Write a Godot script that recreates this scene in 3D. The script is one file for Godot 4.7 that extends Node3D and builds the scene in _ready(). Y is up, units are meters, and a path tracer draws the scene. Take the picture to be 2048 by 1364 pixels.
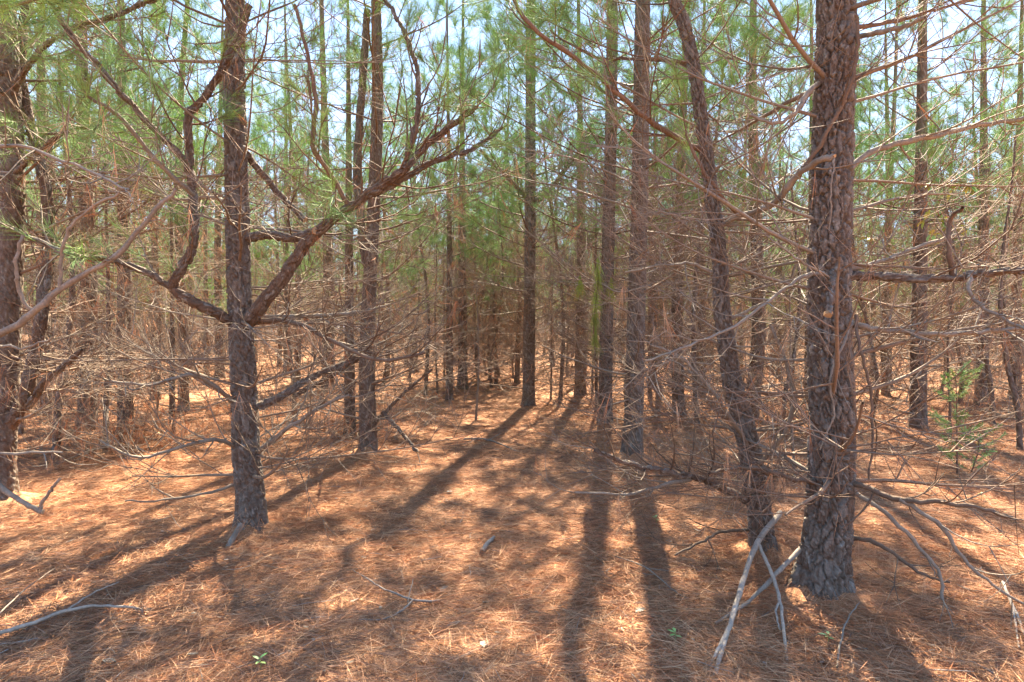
extends Node3D
# A young pine plantation: two big pines close by, many behind, dead lower limbs, a floor of pine straw.

const FPX := 1250.0            # focal length of the photograph in its own pixels
const CAM_Y := 1.5
const PITCH := -1.0

class M:
	var v := PackedVector3Array()
	var n := PackedVector3Array()
	var c := PackedColorArray()
	var i := PackedInt32Array()

var cam_basis := Basis(Vector3.RIGHT, deg_to_rad(PITCH))
var rng := RandomNumberGenerator.new()
var hill := FastNoiseLite.new()
var bark_edge := FastNoiseLite.new()
var bark_cell := FastNoiseLite.new()
var bark_flake := FastNoiseLite.new()
var bark_warp := FastNoiseLite.new()
var patchy := FastNoiseLite.new()
var mats := {}
var taken := {}
var near_feet: Array[Vector3] = []

# ---------------------------------------------------------------- helpers
func at(px: float, py: float, d: float) -> Vector3:
	return cam_basis * Vector3((px - 1024.0) / FPX * d, -(py - 682.0) / FPX * d, -d) + Vector3(0, CAM_Y, 0)

func gh(x: float, z: float) -> float:
	return 0.055 * hill.get_noise_2d(x, z) + 0.03 * hill.get_noise_2d(x * 4.0 + 50.0, z * 4.0)

func foot(px: float, py: float) -> Vector3:      # where the sight line through a point of the photograph meets the ground
	var dir := cam_basis * Vector3((px - 1024.0) / FPX, -(py - 682.0) / FPX, -1.0)
	var t := CAM_Y / maxf(-dir.y, 0.001)
	var p := dir * t + Vector3(0, CAM_Y, 0)
	for k in 3:
		t = (CAM_Y - gh(p.x, p.z)) / maxf(-dir.y, 0.001)
		p = dir * t + Vector3(0, CAM_Y, 0)
	return p

func depth_of(py: float) -> float:
	return -(foot(1024, py)).z

func rv() -> Vector3:
	return Vector3(rng.randf_range(-1, 1), rng.randf_range(-1, 1), rng.randf_range(-1, 1))

func numbered(called: String) -> String:
	if not taken.has(called):
		taken[called] = 0
		return called
	taken[called] += 1
	return "%s_%03d" % [called, taken[called]]

func thing(called: String, label: String, category: String, group := "", kind := "") -> Node3D:
	var o := Node3D.new()
	o.name = numbered(called)
	add_child(o)
	meta(o, label, category, group, kind)
	return o

func meta(o: Node, label: String, category: String, group := "", kind := "") -> void:
	if label: o.set_meta("label", label)
	if category: o.set_meta("category", category)
	if group: o.set_meta("group", group)
	if kind: o.set_meta("kind", kind)

func surface(mesh: ArrayMesh, m: M, mat: Material) -> void:
	if m.i.is_empty(): return
	var a := []
	a.resize(Mesh.ARRAY_MAX)
	a[Mesh.ARRAY_VERTEX] = m.v
	a[Mesh.ARRAY_NORMAL] = m.n
	a[Mesh.ARRAY_COLOR] = m.c
	a[Mesh.ARRAY_INDEX] = m.i
	mesh.add_surface_from_arrays(Mesh.PRIMITIVE_TRIANGLES, a)
	mesh.surface_set_material(mesh.get_surface_count() - 1, mat)

func part(parent: Node3D, called: String, list: Array) -> MeshInstance3D:   # list of [M, material name]
	var mesh := ArrayMesh.new()
	for e in list: surface(mesh, e[0], mats[e[1]])
	if mesh.get_surface_count() == 0: return null
	var o := MeshInstance3D.new()
	o.name = called
	o.mesh = mesh
	parent.add_child(o, true)
	return o

func tint(c: Color, k: float) -> Color:
	return Color(c.r * k, c.g * k, c.b * k)

# a tube along pts; front faces run clockwise
func tube(m: M, pts: PackedVector3Array, r0: float, r1: float, sides: int, col: Color, flat_end := false, lump := 0.0) -> void:
	var cnt := pts.size()
	if cnt < 2: return
	var t := (pts[1] - pts[0]).normalized()
	var u := t.cross(Vector3.UP if absf(t.y) < 0.9 else Vector3.RIGHT).normalized()
	var base := m.v.size()
	for k in cnt:
		if k > 0:
			t = (pts[mini(k + 1, cnt - 1)] - pts[k - 1]).normalized()
			u = (u - t * u.dot(t)).normalized()
		var w := t.cross(u)
		var f := float(k) / (cnt - 1)
		var r := lerpf(r0, r1, f)
		if lump > 0.0: r *= 1.0 + lump * rng.randf_range(-1, 1)
		var cc := tint(col, rng.randf_range(0.82, 1.16))
		for s in sides:
			var a := TAU * s / sides
			var nn := u * cos(a) + w * sin(a)
			var rr := r if lump == 0.0 else r * (1.0 + lump * 0.6 * rng.randf_range(-1, 1))
			m.v.append(pts[k] + nn * rr)
			m.n.append(nn)
			m.c.append(cc)
	for k in cnt - 1:
		for s in sides:
			var a := base + k * sides + s
			var b := base + k * sides + (s + 1) % sides
			m.i.append_array([a, a + sides, b, b, a + sides, b + sides])
	if flat_end:
		var e := m.v.size()
		for s in sides:
			m.v.append(m.v[base + (cnt - 1) * sides + s]); m.n.append(t); m.c.append(tint(Color(0.50, 0.36, 0.22), rng.randf_range(0.8, 1.2)))
		m.v.append(pts[cnt - 1] + t * r1 * 0.5); m.n.append(t); m.c.append(Color(0.5, 0.36, 0.22))
		for s in sides: m.i.append_array([e + s, e + sides, e + (s + 1) % sides])

func arc(p: Vector3, d: Vector3, length: float, segs: int, lift: float, wob: float) -> PackedVector3Array:
	var out := PackedVector3Array([p])
	var st := length / segs
	for k in segs:
		p += d * st
		out.append(p)
		d = (d + Vector3.UP * (lift / segs) + rv() * wob).normalized()
	return out

func smooth_path(src: Array, per := 4, wob := 0.0) -> PackedVector3Array:
	var out := PackedVector3Array()
	var n := src.size()
	for k in n - 1:
		var a: Vector3 = src[maxi(k - 1, 0)]
		var b: Vector3 = src[k]
		var c: Vector3 = src[k + 1]
		var d: Vector3 = src[mini(k + 2, n - 1)]
		for j in per:
			var q := b.cubic_interpolate(c, a, d, float(j) / per)
			if wob > 0.0 and out.size() > 0: q += rv() * wob
			out.append(q)
	out.append(src[n - 1])
	return out

func along(pts: PackedVector3Array, t: float) -> Array:
	var x := t * (pts.size() - 1)
	var k := mini(int(x), pts.size() - 2)
	return [pts[k].lerp(pts[k + 1], x - k), (pts[k + 1] - pts[k]).normalized()]

# a thin needle, one triangle or a bent pair
func needle(m: M, p: Vector3, q: Vector3, w: float, col: Color, sag := 0.0) -> void:
	var d := q - p
	var s := d.cross(rv()).normalized()
	var nn := d.cross(s).normalized()
	var b := m.v.size()
	s *= w * 0.5
	if sag == 0.0:
		m.v.append(p - s); m.v.append(p + s); m.v.append(q)
		for k in 3: m.n.append(nn); m.c.append(col)
		m.i.append_array([b, b + 1, b + 2])
	else:
		var mid := p.lerp(q, 0.5)
		q.y -= sag
		m.v.append(p - s); m.v.append(p + s); m.v.append(mid - s); m.v.append(mid + s); m.v.append(q)
		for k in 5: m.n.append(nn); m.c.append(col)
		m.i.append_array([b, b + 1, b + 2, b + 1, b + 3, b + 2, b + 2, b + 3, b + 4])

func tuft(m: M, p: Vector3, d: Vector3, cnt: int, length: float, w: float, spread: float, col: Color, shoot := 0.12, sag := 0.0) -> void:
	var tone := rng.randf_range(0.8, 1.2)
	for k in cnt:
		var s := p - d * (rng.randf() * shoot)
		var e := (d + rv() * spread + Vector3.DOWN * sag).normalized()
		needle(m, s, s + e * length * rng.randf_range(0.75, 1.1), w, tint(col, tone * rng.randf_range(0.75, 1.25)))

const GREEN := Color(0.135, 0.245, 0.085)
const GREEN2 := Color(0.26, 0.38, 0.12)
const DEADN := Color(0.375, 0.150, 0.064)
const STRAWN := Color(0.53, 0.335, 0.185)
const OLDN := Color(0.22, 0.125, 0.080)
const BARKTW := Color(0.165, 0.115, 0.080)
const GREYTW := Color(0.27, 0.22, 0.168)
const TWIG := Color(0.235, 0.155, 0.105)
const REDTW := Color(0.19, 0.120, 0.080)

# one twig with smaller twigs; o: live, nper, nlen, nw, dead, col, sides, segs
func twig(w: M, g: M, dn: M, p: Vector3, d: Vector3, length: float, r: float, lvl: int, o: Dictionary) -> void:
	var segs: int = o.segs if lvl > 0 else maxi(2, o.segs - 3)
	var pts := arc(p, d, length, segs, o.lift * rng.randf_range(-0.2, 1.5), 0.15)
	tube(w, pts, r, maxf(r * 0.4, o.rmin), o.sides, o.col, false, 0.12)
	var tip := pts[pts.size() - 1]
	var td := (tip - pts[pts.size() - 2]).normalized()
	if lvl > 0:
		var cnt: int = o.sub + rng.randi_range(-1, 1)
		for k in cnt:
			var h := along(pts, rng.randf_range(0.2, 0.95))
			var dd: Vector3 = (h[1] * 0.7 + rv() * 0.75).normalized()
			twig(w, g, dn, h[0], dd, length * rng.randf_range(0.3, 0.62), r * 0.62, lvl - 1, o)
	if o.live > 0.0 and rng.randf() < o.live:
		var col: Color = GREEN.lerp(GREEN2, rng.randf())
		tuft(g, tip, td, o.nper, o.nlen, o.nw, 0.75, col, 0.16)
	elif rng.randf() < o.dead:
		var col2: Color = DEADN.lerp(STRAWN, rng.randf() * 0.7)
		tuft(dn, tip, (td * 0.3 + Vector3.DOWN * rng.randf_range(0.3, 1.0) + rv() * 0.3).normalized(), rng.randi_range(3, o.ndead), o.nlen * 0.95, o.nw, rng.randf_range(0.15, 0.5), col2, 0.10, 0.2)

# a limb: main tube plus twigs along it
func limb(w: M, g: M, dn: M, pts: PackedVector3Array, r0: float, r1: float, o: Dictionary) -> void:
	if not o.get("barked", false): tube(w, pts, r0, r1, o.lsides, o.col, o.get("cut", false), 0.12)
	var total := 0.0
	for k in pts.size() - 1: total += pts[k].distance_to(pts[k + 1])
	var cnt := int(total * o.dens)
	for k in cnt:
		var t: float = lerpf(o.from, 0.99, (k + rng.randf()) / maxf(cnt, 1))
		var h := along(pts, t)
		var tg: Vector3 = h[1]
		var side := (tg.cross(Vector3.UP) * (1.0 if k % 2 == 0 else -1.0) + rv() * 0.7).normalized()
		var d := (tg * 0.75 + side * 0.8 + Vector3.UP * rng.randf_range(-0.25, 0.35)).normalized()
		var length: float = o.tl * rng.randf_range(0.45, 1.15) * (1.15 - 0.45 * t)
		twig(w, g, dn, h[0], d, length, minf(lerpf(r0, r1, t) * 0.36, 0.0065) + o.rmin, o.lvl, o)
	if o.live > 0.0 and not o.get("cut", false):
		var e := along(pts, 1.0)
		tuft(g, e[0], e[1], o.nper, o.nlen, o.nw, 0.7, GREEN2, 0.18)

# a stem with real bark relief: flat plates with furrows between them
func bark_trunk(m: M, path: PackedVector3Array, radii: PackedFloat32Array, du: float, dv: float, off: float, relief: float, top_detail: float, warm: float, foot_flare := true) -> void:
	var ls := PackedFloat32Array([0.0])
	for k in path.size() - 1: ls.append(ls[k] + path[k].distance_to(path[k + 1]))
	var total := ls[ls.size() - 1]
	var rmax := radii[0]
	var sides := maxi(10, int(TAU * rmax / du))
	var s := 0.0
	var rings := 0
	var seg := 0
	var base := m.v.size()
	var gy := path[0].y
	var tg := (path[1] - path[0]).normalized()
	var u := (Vector3.RIGHT - tg * tg.x).normalized() if absf(tg.x) < 0.8 else (Vector3.BACK - tg * tg.z).normalized()
	var before := path[0]
	while true:
		while seg < path.size() - 2 and s > ls[seg + 1]: seg += 1
		var f := clampf((s - ls[seg]) / maxf(ls[seg + 1] - ls[seg], 1e-5), 0, 1)
		var a := path[maxi(seg - 1, 0)]
		var dd := path[mini(seg + 2, path.size() - 1)]
		var c := path[seg].cubic_interpolate(path[seg + 1], a, dd, f)
		if c.distance_to(before) > 1e-4: tg = (c - before).normalized()
		before = c
		u = (u - tg * u.dot(tg)).normalized()
		var w := tg.cross(u)
		var r := lerpf(radii[seg], radii[seg + 1], f)
		var up := c.y - gy
		var fine := 1.0 if up < top_detail else maxf(0.0, 1.0 - (up - top_detail))
		var flare := exp(-maxf(up, 0.0) / 0.13) if foot_flare else 0.0
		for k in sides:
			var an := TAU * k / sides
			var ca := cos(an)
			var sa := sin(an)
			var q := Vector3(ca * rmax, s, sa * rmax)
			var wx := bark_warp.get_noise_3d(q.x * 9.0 + off, q.y * 7.0, q.z * 9.0) * 0.03
			var wy := bark_warp.get_noise_3d(q.x * 9.0, q.y * 7.0 + off + 31.0, q.z * 9.0) * 0.05
			var px := q.x + wx + off
			var py := (q.y + wy) * 0.40
			var pz := q.z + wx
			var e := bark_edge.get_noise_3d(px, py, pz) + 1.0
			var cell := bark_cell.get_noise_3d(px, py, pz)
			var fl := bark_flake.get_noise_3d(px, py * 1.5, pz)
			var g := bark_warp.get_noise_3d(q.x * 70.0 + off, q.y * 40.0, q.z * 70.0)
			var plate := smoothstep(0.045, 0.125, e)
			var disp := relief * (plate - 0.75) + relief * (0.14 * cell + 0.26 * fl) * plate + relief * 0.16 * g
			var lobe := 1.0 + flare * (0.45 + 0.25 * sin(an * 4.0 + off) + 0.1 * sin(an * 7.0 + off * 2.0))
			var rr := r * lobe + disp * (0.25 + 0.75 * fine)
			m.v.append(c + (u * ca + w * sa) * rr)
			var grey := clampf(0.55 + cell * 0.35 + fl * 0.25 + g * 0.5 - warm, 0, 1)
			var col := Color(0.150, 0.096, 0.064).lerp(Color(0.185, 0.156, 0.128), grey)
			var lich := bark_warp.get_noise_3d(q.x * 14.0 + 90.0, q.y * 9.0, q.z * 14.0 + off) + g * 0.55
			if lich > 0.4 and plate > 0.5: col = col.lerp(Color(0.30, 0.285, 0.25), clampf((lich - 0.4) * 3.0, 0, 0.6))
			m.c.append(tint(col, 0.95 + 0.2 * fl + 0.3 * g))
		rings += 1
		if s >= total: break
		s = minf(total, s + dv * (1.0 if fine > 0.0 else minf(12.0, 1.0 + (up - top_detail) * 3.0)))
	for k in rings - 1:
		for j in sides:
			var a2 := base + k * sides + j
			var b2 := base + k * sides + (j + 1) % sides
			m.i.append_array([a2, a2 + sides, b2, b2, a2 + sides, b2 + sides])
	m.n.resize(m.v.size())
	for k in rings:
		for j in sides:
			var j1 := (j + 1) % sides
			var j0 := (j + sides - 1) % sides
			var k1 := mini(k + 1, rings - 1)
			var k0 := maxi(k - 1, 0)
			var x := m.v[base + k * sides + j1] - m.v[base + k * sides + j0]
			var y := m.v[base + k1 * sides + j] - m.v[base + k0 * sides + j]
			m.n[base + k * sides + j] = x.cross(y).normalized()

# standard settings for limbs
func opts(live: float, near: float, over := {}) -> Dictionary:
	# near 1: close to the camera, 0: far off
	var o := {
		"live": live, "lsides": 6 if near > 0.6 else 4, "sides": 3, "segs": 5 if near > 0.3 else 4, "sub": 3 if near > 0.4 else 3,
		"lift": 0.8, "rmin": lerpf(0.0022, 0.0013, near), "nper": int(lerpf(26, 60, near)), "nlen": 0.2, "nw": lerpf(0.0042, 0.0021, near),
		"dead": 0.10, "ndead": int(lerpf(9, 11, near)), "dens": 5.0, "tl": 0.7, "from": 0.15, "lvl": 1, "col": BARKTW,
	}
	o.merge(over, true)
	return o

# limbs of a pine, in whorls up a stem; every limb is a part; the green needles are the crown
func clothe(t: Node3D, stem: PackedVector3Array, rs: PackedFloat32Array, near: float, joined: bool, P: Dictionary) -> void:
	var crown := M.new()
	var jw := M.new()
	var jd := M.new()
	var lw := M.new()
	var total := 0.0
	var ls := PackedFloat32Array([0.0])
	for k in stem.size() - 1:
		total += stem[k].distance_to(stem[k + 1])
		ls.append(total)
	var s: float = P.get("low", 0.35)
	var az := rng.randf() * TAU
	while s < total - 0.15:
		var seg := 0
		while seg < stem.size() - 2 and s > ls[seg + 1]: seg += 1
		var f := clampf((s - ls[seg]) / maxf(ls[seg + 1] - ls[seg], 1e-5), 0, 1)
		var c := stem[seg].lerp(stem[seg + 1], f)
		var r := lerpf(rs[seg], rs[seg + 1], f)
		var h := s
		var green: bool = h > P.green + rng.randf_range(-0.7, 0.7)
		var cnt := rng.randi_range(1, 3) if not green else rng.randi_range(2, 4)
		for k in cnt:
			az += TAU / 2.6 + rng.randf_range(-0.6, 0.6)
			if P.has("keep") and not green:
				# leave room where the limbs are placed one by one
				if rng.randf() > float(P.keep): continue
			var top := clampf((h - P.green) / (total - P.green), 0, 1)
			var length: float = (lerpf(P.get("wide", P.get("reach", 2.0)), 0.6, top) if green else P.get("reach", 2.0) * lerpf(0.45, 0.95, clampf(h / P.green, 0, 1))) * rng.randf_range(0.6, 1.15)
			var elev := lerpf(0.25, 0.9, top) if green else rng.randf_range(-0.15, 0.45)
			var d := Vector3(cos(az), elev, sin(az)).normalized()
			var pts := arc(c + Vector3(cos(az), 0, sin(az)) * r * 0.6, d, length, 8, 0.65 if green else rng.randf_range(-0.2, 0.8), 0.09)
			var lr := minf(r * rng.randf_range(0.09, 0.2), 0.016)
			var o := opts(P.get("fill", 0.92) if green else 0.0, near, P.get("o", {}))
			o.col = (REDTW.lerp(BARKTW, rng.randf())) if green else TWIG.lerp(GREYTW, rng.randf())
			if green:
				o.lift = 1.1
				o.tl = 0.5
				o.dead = 0.12
				o.from = 0.3
				o.dens = 4.5
				o.sub = 3
			else:
				o.dead = P.get("dead", 0.03)
				o.tl = P.get("tl", 0.8)
				o.sub = 5
				o.dens = P.get("dens", 7.5)
			if joined:
				limb(lw if green else jw, crown, jd if not green else crown, pts, lr, lr * 0.3, o)
			else:
				var w := M.new()
				var dn := M.new()
				limb(w, crown, dn, pts, lr, lr * 0.3, o)
				part(t, "branch", [[w, "wood"], [dn, "dead_needles"]])
		s += (rng.randf_range(0.13, 0.30) if not green else rng.randf_range(0.28, 0.52) * (1.0 + clampf((h - 4.5) * 0.22, 0.0, 1.0) * P.get("thin", 0.0))) * P.get("gap", 1.0)
	if joined:
		part(t, "branches", [[jw, "wood"], [jd, "dead_needles"], [lw, "wood"]])
	part(t, "crown", [[crown, "needles"]])

# straw heaped round the foot of a trunk
func skirt(t: Node3D, c: Vector3, r: float, cnt: int, high: float, called := "needle_heap") -> void:
	var mound := M.new()
	var m := M.new()
	var wide := r * 1.6 + 0.22
	var tall := minf(high, 0.10) * 0.9
	var sides := 28
	for k in 7:
		var f := k / 6.0
		for j in sides:
			var a := TAU * j / sides
			var rr := lerpf(r * 0.7, wide * (1.0 + 0.22 * sin(a * 3.0 + r * 90.0) + 0.1 * sin(a * 7.0)), f)
			var x := c.x + cos(a) * rr
			var z := c.z + sin(a) * rr
			var g := gh(t.position.x + x, t.position.z + z) - t.position.y
			mound.v.append(Vector3(x, g - 0.012 * f + tall * pow(1.0 - f, 1.5) * (1.0 + 0.3 * sin(a * 5.0 + 1.0)), z))
			mound.n.append(Vector3(cos(a) * 0.35, 1, sin(a) * 0.35).normalized())
			mound.c.append(Color(0.95, 0.95, 0.95))
	for k in 6:
		for j in sides:
			var a := k * sides + j
			var b := k * sides + (j + 1) % sides
			mound.i.append_array([a, a + sides, b, b, a + sides, b + sides])
	for k in cnt:
		var a := rng.randf() * TAU
		var f := sqrt(rng.randf())
		var rr := lerpf(r * 0.95, wide, f)
		var y := tall * pow(1.0 - f, 1.5) + (high * rng.randf() * rng.randf() if f < 0.5 else 0.0)
		var p := c + Vector3(cos(a) * rr, y, sin(a) * rr)
		p.y += gh(t.position.x + p.x, t.position.z + p.z) - t.position.y + 0.01
		var d := (Vector3(cos(a), -0.45, sin(a)) + rv() * 0.9).normalized()
		var q := p + d * rng.randf_range(0.10, 0.20)
		q.y = maxf(q.y, gh(t.position.x + q.x, t.position.z + q.z) - t.position.y + 0.004)
		needle(m, p, q, 0.0021, tint(DEADN.lerp(STRAWN, rng.randf() * rng.randf()), rng.randf_range(0.6, 1.2)))
	part(t, called, [[mound, "floor"], [m, "dead_needles"]])

# ---------------------------------------------------------------- materials
func make_materials() -> void:
	var grain := FastNoiseLite.new()
	grain.seed = 5
	grain.frequency = 0.06
	grain.fractal_octaves = 4
	var gi := grain.get_seamless_image(256, 256)
	var hi := gi.duplicate()
	gi.convert(Image.FORMAT_RGB8)
	for y in 256:
		for x in 256:
			var k := 0.72 + 0.28 * gi.get_pixel(x, y).r
			gi.set_pixel(x, y, Color(k, k * 0.99, k * 0.97))
	var gt := ImageTexture.create_from_image(gi)
	hi.convert(Image.FORMAT_RGB8)
	hi.bump_map_to_normal_map(3.0)
	var nt := ImageTexture.create_from_image(hi)
	for nm in ["wood", "bark"]:
		var m := StandardMaterial3D.new()
		m.resource_name = nm
		m.vertex_color_use_as_albedo = true
		m.albedo_texture = gt
		m.uv1_triplanar = true
		m.uv1_scale = Vector3.ONE * (4.0 if nm == "wood" else 5.0)
		m.normal_enabled = true
		m.normal_texture = nt
		m.normal_scale = 0.6
		m.roughness = 0.88
		m.metallic_specular = 0.3
		mats[nm] = m
	var g := StandardMaterial3D.new()
	g.resource_name = "needles"
	g.vertex_color_use_as_albedo = true
	g.roughness = 0.7
	g.metallic_specular = 0.2
	g.backlight = Color(0.9, 1.0, 0.5)
	g.cull_mode = BaseMaterial3D.CULL_DISABLED
	mats.needles = g
	var d := StandardMaterial3D.new()
	d.resource_name = "dead_needles"
	d.vertex_color_use_as_albedo = true
	d.roughness = 0.75
	d.metallic_specular = 0.25
	d.backlight = Color(0.5, 0.42, 0.34)
	d.cull_mode = BaseMaterial3D.CULL_DISABLED
	mats.dead_needles = d
	# straw floor: strokes of many tones
	var S := 1024
	var bytes := PackedByteArray()
	bytes.resize(S * S * 3)
	for k in S * S:
		bytes[k * 3] = 112
		bytes[k * 3 + 1] = 76
		bytes[k * 3 + 2] = 54
	for k in 26000:
		var x := rng.randf() * S
		var y := rng.randf() * S
		var a := rng.randf() * TAU
		var length := rng.randi_range(40, 80)
		var bend := rng.randf_range(-0.012, 0.012)
		var c := DEADN.lerp(STRAWN, pow(rng.randf(), 1.6))
		c = tint(c, rng.randf_range(0.35, 1.15)).linear_to_srgb()
		var R := int(c.r * 255)
		var G := int(c.g * 255)
		var B := int(c.b * 255)
		for j in length:
			var xi := int(x) & (S - 1)
			var yi := int(y) & (S - 1)
			var q := (yi * S + xi) * 3
			bytes[q] = R; bytes[q + 1] = G; bytes[q + 2] = B
			x += cos(a); y += sin(a); a += bend
	var im := Image.create_from_data(S, S, false, Image.FORMAT_RGB8, bytes)
	var f := StandardMaterial3D.new()
	f.resource_name = "straw_floor"
	f.vertex_color_use_as_albedo = true
	f.albedo_texture = ImageTexture.create_from_image(im)
	var bm := im.duplicate()
	bm.bump_map_to_normal_map(4.0)
	f.normal_enabled = true
	f.normal_texture = ImageTexture.create_from_image(bm)
	f.uv1_triplanar = true
	f.uv1_world_triplanar = true
	f.uv1_scale = Vector3.ONE / 2.6
	f.roughness = 0.95
	f.metallic_specular = 0.2
	mats.floor = f
	var l := StandardMaterial3D.new()
	l.resource_name = "leaf"
	l.vertex_color_use_as_albedo = true
	l.roughness = 0.5
	l.backlight = Color(0.7, 0.9, 0.3)
	l.cull_mode = BaseMaterial3D.CULL_DISABLED
	mats.leaf = l

# ---------------------------------------------------------------- ground
func build_ground() -> void:
	var m := M.new()
	# rings round the camera, finer near it
	var radii := PackedFloat32Array([0.0])
	var r := 0.0
	while r < 260.0:
		r += 0.10 + r * 0.035
		radii.append(r)
	var sides := 220
	for k in radii.size():
		for s in sides:
			var a := TAU * s / sides
			var x := cos(a) * radii[k]
			var z := sin(a) * radii[k] - 4.0
			m.v.append(Vector3(x, gh(x, z), z))
			var h := gh(x, z)
			m.n.append(Vector3(h - gh(x + 0.05, z), 0.05, h - gh(x, z + 0.05)).normalized())
			var p := patchy.get_noise_2d(x, z)
			m.c.append(Color(1, 1, 1).lerp(Color(0.70, 0.74, 0.78), clampf(p * 1.2 + 0.3, 0, 1)))
	for k in radii.size() - 1:
		for s in sides:
			var a := k * sides + s
			var b := k * sides + (s + 1) % sides
			m.i.append_array([a, a + sides, b, b, a + sides, b + sides])
	var o := part(self, "ground", [[m, "floor"]])
	meta(o, "forest floor of rust brown pine straw under the trees", "ground", "", "structure")

func build_straw() -> void:
	# bands: nearest and farthest depth, needles per square metre, width, bent or straight
	var root := thing("pine_straw", "loose rust brown pine needles strewn over the forest floor", "pine straw", "", "stuff")
	for band in [[1.5, 4.2, 4800, 0.0019, true], [4.2, 7.5, 3000, 0.0026, false], [7.5, 13.0, 1100, 0.0042, false], [13.0, 26.0, 150, 0.009, false]]:
		var m := M.new()
		var area: float = 0.92 * (band[1] * band[1] - band[0] * band[0])
		var cnt := int(area * band[2] / 2.0)
		for k in cnt:
			var d := sqrt(rng.randf_range(band[0] * band[0], band[1] * band[1]))
			var x := rng.randf_range(-0.92, 0.92) * d
			var z := -d
			var lay := patchy.get_noise_2d(x * 3.0, z * 3.0)
			var p := Vector3(x, gh(x, z) + 0.002 + absf(rng.randfn(0.0, 0.011)) * (1.0 + lay), z)
			var b := rng.randf() * TAU
			var tn := patchy.get_noise_2d(x * 1.7 + 9.0, z * 1.7)
			var old := patchy.get_noise_2d(x * 0.8 + 40.0, z * 0.8) * 0.9 + rng.randf_range(-0.5, 0.5)
			var tone := DEADN.lerp(STRAWN, clampf(pow(rng.randf(), 1.5) + tn * 0.3, 0, 1))
			if old > 0.3: tone = tone.lerp(OLDN, 0.75)
			tone = tint(tone, rng.randf_range(0.4, 1.25))
			for j in 2:      # needles hang together at the sheath
				var bb := b + rng.randf_range(-0.2, 0.2)
				var ln := rng.randf_range(0.12, 0.21)
				var q := p + Vector3(cos(bb) * ln, rng.randf_range(-0.008, 0.022) * (1.0 + rng.randf()), sin(bb) * ln)
				q.y = maxf(q.y, gh(q.x, q.z) + 0.002)
				needle(m, p, q, band[3], tone, rng.randf_range(-0.012, 0.014) if band[4] else 0.0)
		part(root, "straw", [[m, "dead_needles"]])

# ---------------------------------------------------------------- pines placed one by one
# stem: [px, py, width px] up the trunk at depth d; then straight on to height top
func hero(label: String, stem: Array, d: float, top: float, near: float, du: float, P: Dictionary) -> Node3D:
	var t := thing("pine_tree", label, "pine tree", "pines of the plantation")
	var b := at(stem[0][0], stem[0][1], d)
	b = Vector3(b.x, gh(b.x, b.z), b.z)
	near_feet.append(b)
	t.position = b
	var pts: Array = [Vector3(0, -0.06, 0)]
	var rs := PackedFloat32Array([stem[0][2] * 0.44 / FPX * d])
	for k in range(1, stem.size()):
		var p := at(stem[k][0], stem[k][1], d + float(P.get("lean", 0.0)) * k) - b
		pts.append(p)
		rs.append(stem[k][2] * 0.465 / FPX * d)
	var last: Vector3 = pts[pts.size() - 1]
	var dir: Vector3 = ((last - pts[pts.size() - 2]).normalized() * 0.35 + Vector3.UP).normalized()
	var r_last := rs[rs.size() - 1]
	var steps := 6
	for k in steps:
		var f := float(k + 1) / steps
		pts.append(last + dir * (top - last.y) * f + Vector3(rng.randf_range(-0.1, 0.1), 0, rng.randf_range(-0.1, 0.1)))
		rs.append(lerpf(r_last, 0.012, f))
	var path := PackedVector3Array(pts)
	var m := M.new()
	bark_trunk(m, path, rs, du, du * 1.25, rng.randf_range(0, 40.0), P.get("relief", 0.011), last.y + 0.2, P.get("warm", 0.0))
	part(t, "trunk", [[m, "bark"]])
	for br in P.get("limbs", []):
		place_limb(t, br, d, near)
	clothe(t, path, rs, near, false, P)
	if P.has("boughs"): add_boughs(t, path, rs, P.boughs)
	if P.has("skirt"): skirt(t, Vector3.ZERO, rs[0] * 1.0, P.skirt, P.get("skirt_high", 0.12))
	return t

# fine dead boughs, a few shapes shared by all the near pines
var boughs: Array[ArrayMesh] = []
func make_boughs() -> void:
	rng.seed = 4242
	for k in 9:
		var w := M.new()
		var dn := M.new()
		var o := opts(0.0, 0.9, {"dens": 11.0, "tl": 0.62, "sub": 5, "dead": 0.0, "from": 0.12, "lsides": 5, "lift": 0.9, "col": TWIG.lerp(GREYTW, 0.1 * k)})
		limb(w, w, dn, arc(Vector3.ZERO, Vector3(1, rng.randf_range(-0.1, 0.25), 0).normalized(), rng.randf_range(0.9, 1.5), 9, rng.randf_range(-0.3, 0.6), 0.07), 0.0085, 0.0025, o)
		var mesh := ArrayMesh.new()
		surface(mesh, w, mats.wood)
		surface(mesh, dn, mats.dead_needles)
		boughs.append(mesh)

func add_boughs(t: Node3D, path: PackedVector3Array, rs: PackedFloat32Array, cnt: int) -> void:
	for k in cnt:
		var h := rng.randf_range(0.4, 3.1)
		var seg := 0
		while seg < path.size() - 2 and path[seg + 1].y < h: seg += 1
		var f := clampf((h - path[seg].y) / maxf(path[seg + 1].y - path[seg].y, 1e-4), 0, 1)
		var c := path[seg].lerp(path[seg + 1], f)
		var az := rng.randf() * TAU
		for j in 4:
			if sin(az) < -0.35: az = rng.randf() * TAU      # the rotation below turns x towards -z: keep most from pointing at the path
		var o := MeshInstance3D.new()
		o.name = "branch"
		o.mesh = boughs[rng.randi_range(0, 8)]
		t.add_child(o, true)
		o.transform = Transform3D((Basis(Vector3.UP, az) * Basis(Vector3.RIGHT, rng.randf_range(-0.6, 0.6))).scaled(Vector3.ONE * rng.randf_range(0.75, 1.15)), c + Basis(Vector3.UP, az) * Vector3(lerpf(rs[seg], rs[seg + 1], f) * 0.7, 0, 0))

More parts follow.
